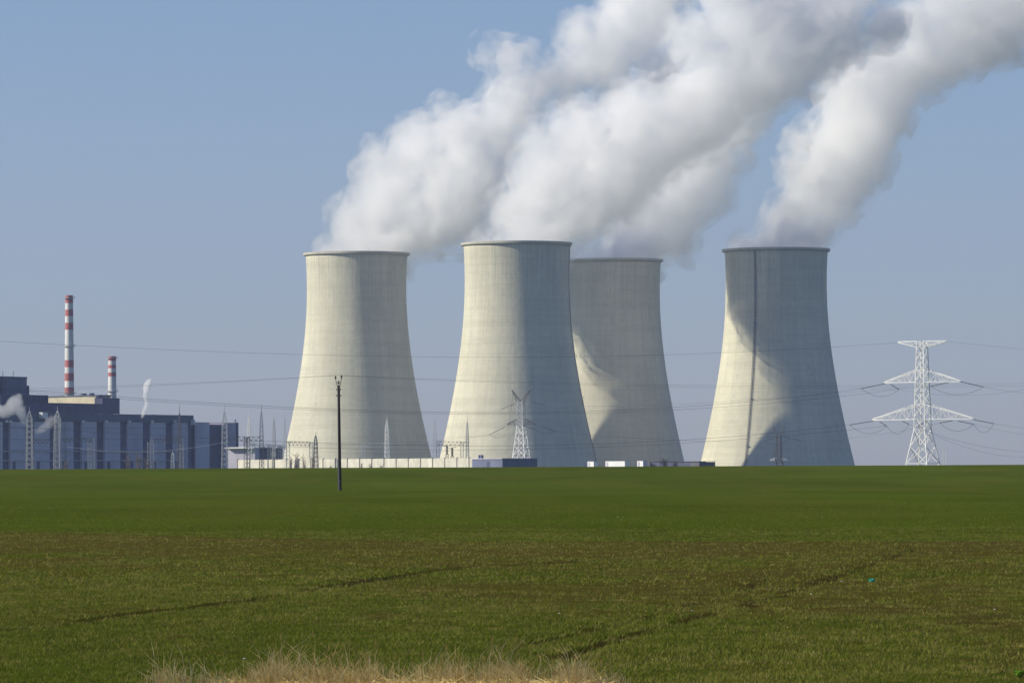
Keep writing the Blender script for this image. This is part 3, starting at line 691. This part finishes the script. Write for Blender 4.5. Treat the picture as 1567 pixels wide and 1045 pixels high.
def mast(px, ytop, wpx, D, mt, label, yshoulder=None, group='lattice masts of the switchyard', r=.13, wtop=None):
    """lattice mast with a needle on its top; wpx = width at the foot as seen"""
    c = at(px, ytop, D); k = D / F; t = empty('lattice_mast', (c.x, c.y, PLANT_Z), R(rnd.uniform(-20, 20)), label, 'lattice mast', group)
    H = c.z - PLANT_Z; ysh = yshoulder if yshoulder else ytop + 30; zs = at(px, ysh, D).z - PLANT_Z; w = wpx * k / 2
    m = MB(); lattice(m, [(0, w * 1.15), (zs, (wtop or wpx * .55) * k / 2)], r, .95, r * .65); m.build('lattice_body', mt, t)
    m = MB(); z2 = zs + (H - zs) * .6; h2 = .22
    lattice(m, [(zs, (wtop or wpx * .55) * k / 2), (z2, h2)], r * .8, 1.3, r * .5); m.bar((0, 0, z2), (0, 0, H), .16, 4, .05); m.build('lightning_spire', mt, t)
def gantry(posts, beams, D, mt, label, bm_mt=None, r=.11, pr=.7):
    """posts: (px); beams: (px0, px1, ytop0, ytop1, depth px)"""
    k = D / F; c = at(posts[0], 690, D); t = empty('switchyard_gantry', (c.x, c.y, PLANT_Z), 0, label, 'gantry', 'switchyard gantries'); o0 = Vector(t.location)
    for x0, x1, y0, y1, d in beams:
        m = MB(); A = at(x0, y0, D) - o0; B_ = at(x1, y1, D) - o0; dn = Vector((0, 0, -d * k)); e = Vector((0, .9, 0)); n = max(3, int((x1 - x0) / (d * 1.0)))
        for q in (e, -e): m.bar(A + q, B_ + q, r); m.bar(A + dn + q, B_ + dn + q, r)
        for i in range(n):
            for q in (e, -e):
                p0, p1 = A.lerp(B_, i / n) + q, A.lerp(B_, (i + 1) / n) + q; mid = (p0 + p1) / 2 + dn; m.bar(p0, mid, r * .8); m.bar(mid, p1, r * .8)
            m.bar(A.lerp(B_, i / n) + e, A.lerp(B_, (i + 1) / n) - e, r * .6)
        m.build('beam', bm_mt or mt, t)
    for px in posts:
        yb = None
        for x0, x1, y0, y1, d in beams:
            if x0 - 4 <= px <= x1 + 4: yb = y0 + (y1 - y0) * (px - x0) / (x1 - x0)
        m = MB(); z = at(px, yb if yb else 676, D).z - PLANT_Z; x = at(px, 690, D).x - o0.x
        mm = MB(); lattice(mm, [(0, pr * 1.3), (z, pr)], r, 1.2, r * .6); m.v = [(v[0] + x, v[1], v[2]) for v in mm.v]; m.f = mm.f; m.m = mm.m; m.build('post', mt, t)
S, SD, SW = M['steel'], M['steel_dark'], M['steel_white']
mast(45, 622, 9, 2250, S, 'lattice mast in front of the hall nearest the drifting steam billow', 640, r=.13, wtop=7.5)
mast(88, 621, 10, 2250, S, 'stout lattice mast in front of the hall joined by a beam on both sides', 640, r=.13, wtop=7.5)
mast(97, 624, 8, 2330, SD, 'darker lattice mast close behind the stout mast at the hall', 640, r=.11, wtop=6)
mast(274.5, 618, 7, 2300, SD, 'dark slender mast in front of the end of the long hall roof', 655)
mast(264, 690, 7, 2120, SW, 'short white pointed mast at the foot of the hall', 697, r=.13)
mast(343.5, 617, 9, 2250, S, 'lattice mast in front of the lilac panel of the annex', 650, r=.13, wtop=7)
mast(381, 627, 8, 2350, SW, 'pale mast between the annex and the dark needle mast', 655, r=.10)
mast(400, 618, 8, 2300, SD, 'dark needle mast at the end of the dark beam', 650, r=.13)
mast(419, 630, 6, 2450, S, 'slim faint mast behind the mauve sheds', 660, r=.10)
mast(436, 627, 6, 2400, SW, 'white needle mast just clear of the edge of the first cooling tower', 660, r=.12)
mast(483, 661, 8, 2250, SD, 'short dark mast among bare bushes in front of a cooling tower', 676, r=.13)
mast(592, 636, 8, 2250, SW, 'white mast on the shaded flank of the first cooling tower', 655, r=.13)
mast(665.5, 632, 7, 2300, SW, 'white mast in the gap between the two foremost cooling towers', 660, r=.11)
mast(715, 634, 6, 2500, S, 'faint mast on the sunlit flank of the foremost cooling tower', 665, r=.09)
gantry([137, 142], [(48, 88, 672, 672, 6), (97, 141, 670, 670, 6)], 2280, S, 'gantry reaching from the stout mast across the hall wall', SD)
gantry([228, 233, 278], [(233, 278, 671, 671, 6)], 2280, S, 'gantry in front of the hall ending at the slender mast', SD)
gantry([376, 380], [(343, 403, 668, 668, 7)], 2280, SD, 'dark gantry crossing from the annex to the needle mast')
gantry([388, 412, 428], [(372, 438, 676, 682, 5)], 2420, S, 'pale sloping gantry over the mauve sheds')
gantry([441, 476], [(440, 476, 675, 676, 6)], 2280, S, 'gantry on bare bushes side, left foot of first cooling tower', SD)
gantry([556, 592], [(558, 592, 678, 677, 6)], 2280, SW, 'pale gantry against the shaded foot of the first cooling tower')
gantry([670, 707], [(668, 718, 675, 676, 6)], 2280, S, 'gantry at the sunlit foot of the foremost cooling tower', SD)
for (x, yt, n_) in ((684, 682, 'switchgear column nearer the white mast'), (692, 685, 'switchgear column nearer the blue grey shed')):
    c = at(x, yt, 2270); t = empty('switchgear_column', (c.x, c.y, PLANT_Z), 0, 'dark ' + n_, 'switchgear', 'dark switchgear columns'); H = c.z - PLANT_Z
    m = MB(); lattice(m, [(0, .9), (H - 4, .6)], .14, 1.2, .09); m.build('stand', SD, t)
    m = MB()
    for i in range(6): m.bar((0, 0, H - 4 + i * .65), (0, 0, H - 3.5 + i * .65), .75, 8, .4)
    m.bar((0, 0, H - 4), (0, 0, H), .25); m.bar((-1.6, 0, H - .3), (1.8, 0, H + .3), .16); m.build('bushing', M['glass_dark'], t)
for x, D_, yt, lb in ((1443.5, 2000, 690, 'thin white post beside the large pylon foot'), (1447.5, 2020, 692, 'thin white post one step farther from the large pylon foot')):
    c = at(x, yt, D_); m = MB(); m.bar((0, 0, 0), (0, 0, c.z - PLANT_Z), .13, 6, .08); m.lathe([(.0, c.z - PLANT_Z), (.16, c.z - PLANT_Z), (.16, c.z - PLANT_Z + .25), (0, c.z - PLANT_Z + .3)], 8)
    o = m.build('lighting_post', SW); o.location = (c.x, c.y, PLANT_Z); tag(o, lb, 'post', 'thin white posts')

# ---------------------------------------------------------------- boundary wall, sheds, containers
WW = Wall(363, 772, 2330, 2130)
b = empty('concrete_wall', (WW.A.x, WW.A.y, 0), 0, 'long pale concrete boundary wall of equal panels below the cooling towers', 'wall')
x = 363.4; k = 0
while x < 719:
    x1 = x + 18.75 * (1 - (x - 363) * .00003); wbox(WW, 'wall_panel', M['wallc'], b, x + .35, x1 - .35, 703.3 - (x - 363) * .0075, f=0, back=.5)
    wbox(WW, 'wall_post', M['joint'], b, x - .33, x + .33, 702.4 - (x - 363) * .0075, f=.25, back=.7); x = x1
WB = Wall(715, 775, 2120, 2080)
b = empty('blue_shed', (WB.A.x, WB.A.y, 0), 0, 'low blue grey flat roofed shed left of the forked pylon at the wall end', 'shed')
wbox(WB, 'wall', M['shedblue'], b, 722.5, 769, 702.2, f=0, back=16)
wbox(WB, 'roof', M['panel'], b, 722, 769.5, 701.2, 702.3, f=.5, back=16.5)
wbox(WB, 'flue', M['shedblue'], b, 725, 726.6, 696, 701.3, f=-2, back=3); wbox(WB, 'flue', M['shedblue'], b, 728.4, 730, 696, 701.3, f=-2, back=3)
wbox(WB, 'door', M['slate'], b, 745, 749, 706, f=.15, back=-.03)
WS = Wall(380, 440, 2560, 2600)
for x0, x1, lb in ((396, 415, 'wider mauve grey shed with white roof edge behind the wall'), (423, 432.5, 'narrow mauve grey shed with white roof edge behind the wall')):
    b = empty('mauve_shed', (WS.A.x, WS.A.y, 0), 0, lb, 'shed', 'sheds behind the wall')
    wbox(WS, 'wall', M['shed'], b, x0, x1, 685.5, f=0, back=15)
    wbox(WS, 'roof', M['white'], b, x0 - 3, x1 + 1.5, 684.0, 685.4, f=1.2, back=16); wbox(WS, 'door', M['slate'], b, x0 + 2, x0 + 5, 692, f=.2, back=-.04)
b = empty('white_shed', (WS.A.x, WS.A.y, 0), 0, 'low pale shed behind the wall between annex and mauve sheds', 'shed')
wbox(WS, 'wall', M['panel'], b, 388, 394, 686, f=1, back=15); wbox(WS, 'roof', M['white'], b, 384, 394.6, 684.2, 686, f=1.5, back=15.5)
WC = Wall(890, 1065, 2300, 2240)
for x0, x1, y0, lb in ((899, 908.5, 706.2, 'squarish white container in front of the lit foot of the rear cooling tower'), (926.5, 956, 705.6, 'long white container below the rear cooling tower'), (975, 984, 705.2, 'small white container beside the dark scrub')):
    b = empty('white_container', (WC.A.x, WC.A.y, 0), 0, lb, 'container', 'white containers below the rear cooling tower')
    wbox(WC, 'body', M['white'], b, x0, x1, y0, f=0, back=2.6); wbox(WC, 'roof', M['panel'], b, x0 - .2, x1 + .2, y0 - .4, y0 - .03, f=.12, back=2.7)
    wbox(WC, 'door', M['panel'], b, x0 + 1.2, x0 + 4, y0 + 1.2, f=.08, back=-.02)
b = empty('low_building', (WC.A.x, WC.A.y, 0), 0, 'low dark grey building behind the dark scrub at the rear tower foot', 'building')
wbox(WC, 'wall', M['slate'], b, 985, 1046, 706.4, f=-4, back=14); wbox(WC, 'end_wall', M['shed'], b, 1046.2, 1060, 706.8, f=-4, back=14); wbox(WC, 'roof', M['shed'], b, 984.5, 1060.3, 705.8, 706.3, f=-3.5, back=14.5)

# ---------------------------------------------------------------- bare trees and scrub
def bare_tree(px, ytop, wpx, D, label, seed, mt, group, stems=5, twigs=170):
    q = random.Random(seed); c = at(px, ytop, D); k = D / F; H = c.z - PLANT_Z; w = wpx * k / 2
    t = empty('bare_tree', (c.x, c.y, PLANT_Z), 0, label, 'tree', group)
    tr = MB(); cr = MB()
    for s in range(stems):
        a = q.uniform(0, 6.28); top = Vector((math.cos(a) * w * q.uniform(.1, .6), math.sin(a) * w * .6, H * q.uniform(.75, .92))); b0 = Vector((q.uniform(-.5, .5), q.uniform(-.5, .5), 0)); mid = b0.lerp(top, .5) * 1 + Vector((0, 0, 0)); mid.x *= .6; mid.y *= .6
        tr.bar(b0, mid, .22, 5, .14); tr.bar(mid, top, .14, 5, .05)
        for i in range(twigs // stems):
            f = q.uniform(.35, 1); p = mid.lerp(top, (f - .5) * 2) if f > .5 else b0.lerp(mid, f * 2)
            a = q.uniform(0, 6.28); L_ = w * q.uniform(.35, .8); d = Vector((math.cos(a), math.sin(a), q.uniform(.5, 1.6))).normalized() * L_
            cr.bar(p, p + d * .6, .07, 3, .045); e = p + d * .6
            for _ in range(3): cr.bar(e, e + d * q.uniform(.2, .45) + Vector((q.gauss(0, 1), q.gauss(0, 1), q.gauss(0, 1))) * L_ * .22, .04, 3, .02)
    tr.build('trunk', mt, t); cr.build('crown', mt, t)
GT = 'bare trees along the plant boundary'
for i, (px, yt, w, D_, lb) in enumerate(((196, 690, 18, 2240, 'bare twiggy tree before the hall, nearer the slim steam wisp'), (211, 688, 20, 2260, 'fullest bare tree in front of the hall panels'), (226, 692, 16, 2230, 'bare tree touching the gantry post in front of the hall'),
        (100, 698, 14, 2240, 'low bare bush at the foot of the stout mast'), (444, 694, 10, 2240, 'bare bush left under the gantry by the first cooling tower'), (454, 688, 14, 2230, 'tallest bare bush under the gantry by the first cooling tower'),
        (466, 691, 13, 2235, 'rounded bare bush under the gantry by the first cooling tower'), (478, 694, 11, 2240, 'bare bush next to the short dark mast'), (552, 705, 10, 2200, 'low bare bush below the pale gantry post'), (568, 704, 12, 2210, 'low bare bush between pale gantry posts'), (584, 706, 12, 2200, 'low bare bush beside the white mast foot'), (505, 708, 10, 2190, 'lowest bare bush just left of the wooden pole'))):
    bare_tree(px, yt, w, D_, lb, 100 + i, M['twig'], GT)
for i, (px, yt, w, lb) in enumerate(((1000, 704, 20, 'dark scrub next to the small white container'), (1016, 700.5, 22, 'highest dark scrub at the foot of the rear cooling tower'), (1034, 701.5, 20, 'dark scrub under the right edge of the rear cooling tower'))):
    bare_tree(px, yt, w, 2220, lb, 200 + i, M['bush'], 'dark scrub below the rear cooling tower', 6, 240)
for i, (px, yt, w, lb) in enumerate(((1090, 708.5, 26, 'low dark bush line at the lit foot of the cooling tower with the ladder'), (1521, 707.5, 16, 'tiny faint bush on the crest beyond the large pylon'))):
    bare_tree(px, yt, w, 2200, lb, 300 + i, M['bush'], 'low bushes showing over the crest', 4, 120)

# ---------------------------------------------------------------- cables
def cable(pts, D0, D1, r, label, mt=None, group='power cables strung across the plant'):
    pts = np.array(pts, float); co_ = np.polyfit(pts[:, 0], pts[:, 1], min(2, len(pts) - 1)) if len(pts) < 5 else np.polyfit(pts[:, 0], pts[:, 1], 3)
    x0, x1 = pts[0, 0], pts[-1, 0]; n = 48; P = []
    for i in range(n + 1):
        t = i / n; x = x0 + (x1 - x0) * t; P.append(at(x, np.polyval(co_, x), D0 + (D1 - D0) * t))
    m = MB(); o0 = P[0]; m.path([p - o0 for p in P], r, 4); o = m.build('power_cable', mt or M['cable']); o.location = o0; tag(o, label, 'cable', group)
cable([(-40, 520), (250, 534), (560, 546), (800, 546), (1100, 540), (1376, 524)], 1500, 1700, 0.040, 'highest cable, passing the tall chimney and ending at the large pylon top arm')
cable([(-40, 591), (60, 597), (250, 612), (520, 627), (760, 631), (1000, 625), (1318, 594.5)], 1450, 1700, 0.054, 'cable meeting the middle arm of the large pylon, upper of its pair')
cable([(-40, 594), (60, 600), (250, 614.5), (520, 630), (760, 634), (1000, 629), (1210, 613), (1376, 596)], 1460, 1704, 0.047, 'cable meeting the middle arm of the large pylon, lower of its pair')
cable([(-40, 650), (100, 656), (200, 664), (350, 673), (560, 680), (800, 682), (1050, 672), (1300, 650)], 1450, 1700, 0.054, 'power cable meeting the lowest arm of the large pylon, crossing the hall panels')
cable([(300, 676), (560, 687), (800, 687), (1050, 678), (1300, 657), (1357, 652)], 1500, 1702, 0.047, 'lowest long power cable, meeting the inner string of the lowest pylon arm')
cable([(832, 619.5), (1000, 620), (1105, 615), (1210, 607), (1424, 591)], 2100, 1700, 0.043, 'cable from the forked pylon shoulder to the right half of the middle arm')
cable([(850, 660), (1000, 672), (1168, 675.5)], 2100, 2500, 0.050, 'cable between the two forked pylons')
cable([(1226, 674), (1320, 668), (1438, 647)], 2500, 1700, 0.043, 'cable from the small forked pylon to the large pylon')
cable([(560, 675), (660, 674), (749, 665)], 2280, 2100, 0.043, 'short cable from the pale gantry to the forked pylon')
cable([(441, 677), (560, 682), (670, 678)], 2280, 2280, 0.043, 'cable linking the gantries across the first cooling tower foot')
cable([(483, 690), (592, 694), (690, 690)], 2260, 2270, 0.036, 'thin low cable across the first cooling tower foot')
cable([(1444, 522.5), (1505, 528), (1600, 540)], 1700, 1600, 0.036, 'cable leaving the top arm of the large pylon over open sky')
cable([(1505, 592), (1540, 598), (1600, 603)], 1700, 1600, 0.043, 'outer cable leaving the middle arm of the large pylon over open sky')
cable([(1376, 596), (1440, 604), (1600, 589)], 1700, 1600, 0.036, 'inner cable leaving the middle arm of the large pylon over open sky')
cable([(1521, 648), (1560, 654), (1600, 658)], 1700, 1600, 0.043, 'outer cable leaving the lowest arm of the large pylon over open sky')
cable([(1490, 649), (1540, 660), (1600, 668)], 1700, 1600, 0.036, 'middle cable leaving the lowest arm of the large pylon over open sky')
cable([(1391, 649), (1480, 678), (1600, 692)], 1700, 1580, 0.043, 'steeply sagging cable leaving the lowest arm of the large pylon')
cable([(1405, 652), (1490, 688), (1600, 698)], 1700, 1580, 0.036, 'lowest sagging cable leaving the large pylon above the crest')
cable([(-30, 705), (40, 698), (92, 680)], 2200, 2250, 0.036, 'bright cable dipping from the stout mast down to the grass line', M['cable_pale'], 'bright switchyard cables')
cable([(100, 682), (145, 690), (230, 690), (345, 676)], 2280, 2250, 0.043, 'bright sagging cable between the stout mast and the annex mast', M['cable_pale'], 'bright switchyard cables')
cable([(405, 676), (425, 681), (441, 678)], 2290, 2290, 0.043, 'dark short cable from the needle mast to the bush gantry')

# ---------------------------------------------------------------- wooden pole in the field and its line
D = 413.0; bx, by = at(520.3, 750, D).x, D
t = empty('utility_pole', (bx, by, float(base_z(by))), 0, 'slender dark timber utility pole standing alone in the green field', 'utility pole')
t.rotation_euler = (0, R(-.55), 0); k = D / F; H = 175.5 * k
m = MB(); m.lathe([(.135, 1.2), (.125, 4), (.11, H - 1.0), (.10, H - .85)], 14, cap1=True); m.build('shaft', M['wood'], t, True)
m = MB(); m.box(-.17, -.03, -.10, .10, -.3, 2.6); m.build('lit_side_strip', M['pole_lit'], t)  # pale strip up the lower pole, standing in for its sunlit left side
m = MB(); m.lathe([(.14, -.2), (.137, 1.21)], 14); m.build('lower_shaft', M['wood'], t, True)
for z in (.7, 1.9): m = MB(); m.lathe([(.145, z), (.15, z), (.15, z + .08), (.145, z + .08)], 14); m.build('steel_band', M['steel_dark'], t)
m = MB()
for s in (-1, 1): m.bar((s * .05, 0, H - 1.15), (s * .24, 0, H - .35), .035); m.bar((s * .24, 0, H - .35), (s * .25, 0, H - .15), .035)
m.bar((-.16, 0, H - .7), (.16, 0, H - .7), .03); m.build('forked_bracket', M['steel_dark'], t)
m = MB()
for z in (H - 1.25, H - 1.75): m.bar((-.19, 0, z), (.19, 0, z), .035); m.bar((-.17, 0, z), (-.17, 0, z + .14), .04); m.bar((.17, 0, z), (.17, 0, z + .14), .04)
m.build('step_bracket', M['steel_dark'], t)
for x, z in ((-.25, H - .18), (0, H - .60), (.25, H - .12)):
    m = MB(); m.lathe([(.03, z - .12), (.07, z - .08), (.085, z - .02), (.05, z), (.08, z + .04), (.05, z + .08), (.06, z + .11), (.02, z + .14)], 10, cap1=True, cx=x)
    if x == 0: m.bar((0, 0, H - .9), (0, 0, H - .68), .03)
    m.build('insulator', M['glass_dark'], t, True)
G2 = 'thin wires carried by the timber pole'
cable([(-60, 596), (80, 596), (230, 586.5), (517, 574.5)], 330, 413, .008, 'upper wire reaching the timber pole top over the chimneys side', group=G2)
cable([(-60, 601), (60, 600), (250, 588), (513, 575)], 331, 412.9, .008, 'lower wire reaching the timber pole top over the chimneys side', group=G2)
cable([(517, 574.5), (700, 581), (900, 587), (1130, 590), (1620, 585)], 413, 560, .009, 'upper wire leaving the timber pole across the cooling towers', group=G2)
cable([(522, 575), (700, 583), (900, 589.5), (1130, 593), (1620, 589)], 413.1, 561, .009, 'lower wire leaving the timber pole across the cooling towers', group=G2)

# ---------------------------------------------------------------- scraps lying in the crop
def scrap(px, py, size, mt, label, seed, flat=.45, cat='litter'):
    x, y = gpix(px, py); q = random.Random(seed); bm = bmesh.new(); bmesh.ops.create_icosphere(bm, subdivisions=3, radius=1)
    for v in bm.verts:
        f = 1 + q.uniform(-.28, .28); v.co = Vector((v.co.x * size * f, v.co.y * size * .7 * f, v.co.z * size * flat * f))
    me = bpy.data.meshes.new('plastic_scrap'); bm.to_mesh(me); bm.free(); me.materials.append(mt)
    o = bpy.data.objects.new('plastic_scrap', me); scene.collection.objects.link(o); o.location = (x, y, .05 + size * .2); tag(o, label, cat, 'scraps in the field')
scrap(1334, 893, .055, M['teal'], 'crumpled turquoise plastic scrap lying in the thin crop', 1)
scrap(1287.5, 894, 0.013, M['litter'], 'white fleck nearest the turquoise scrap', 2); scrap(1241.5, 914, 0.014, M['litter'], 'white fleck beside the long rut below the turquoise scrap', 3)
scrap(1059, 940, 0.012, M['litter'], 'white fleck just above the darkest stretch of rut', 4); scrap(856, 944, 0.011, M['litter'], 'lone white fleck in the middle of the thin crop', 5)
scrap(1522, 938, 0.013, M['litter'], 'white fleck in the brown stubble near the right edge', 6); scrap(945.6, 793, 0.018, M['litter'], 'white speck in the thick far crop below the rear cooling tower', 7)
scrap(1258, 793, 0.018, M['litter'], 'white speck in the thick far crop below the ladder tower', 8); scrap(374, 1015, 0.012, M['litter'], 'pale fleck behind the dry grass clumps', 9)
# a fresh green weed
x, y = gpix(1560, 1038); m = MB(); q = random.Random(5)
for i in range(60):
    a = q.uniform(0, 6.28); L_ = q.uniform(.04, .09); e = q.uniform(.1, .9); p1 = Vector((math.cos(a) * L_ * .5, math.sin(a) * L_ * .5, .04 + L_ * e * .6)); p2 = Vector((math.cos(a) * L_, math.sin(a) * L_, .03 + L_ * e * .5)); sd = Vector((-math.sin(a), math.cos(a), 0)) * .012
    m.add([Vector((0, 0, 0)), p1 - sd, p2, p1 + sd], [(0, 1, 2, 3)])
o = m.build('weed', mat('fresh weed leaf', (.13, .27, .01), .7, .25, 8)); o.location = (x, y, 0); tag(o, 'bright green leafy weed in the bottom corner', 'weed')

# ---------------------------------------------------------------- haze
m = MB(); m.box(-6000, 6000, -300, 14000, -14, 620)
hz = m.build('haze', steam_mat('blue air', .00005, (.54, .64, 1.0), .2)); tag(hz, 'pale blue haze in the air over the plain', 'haze', None, 'stuff')
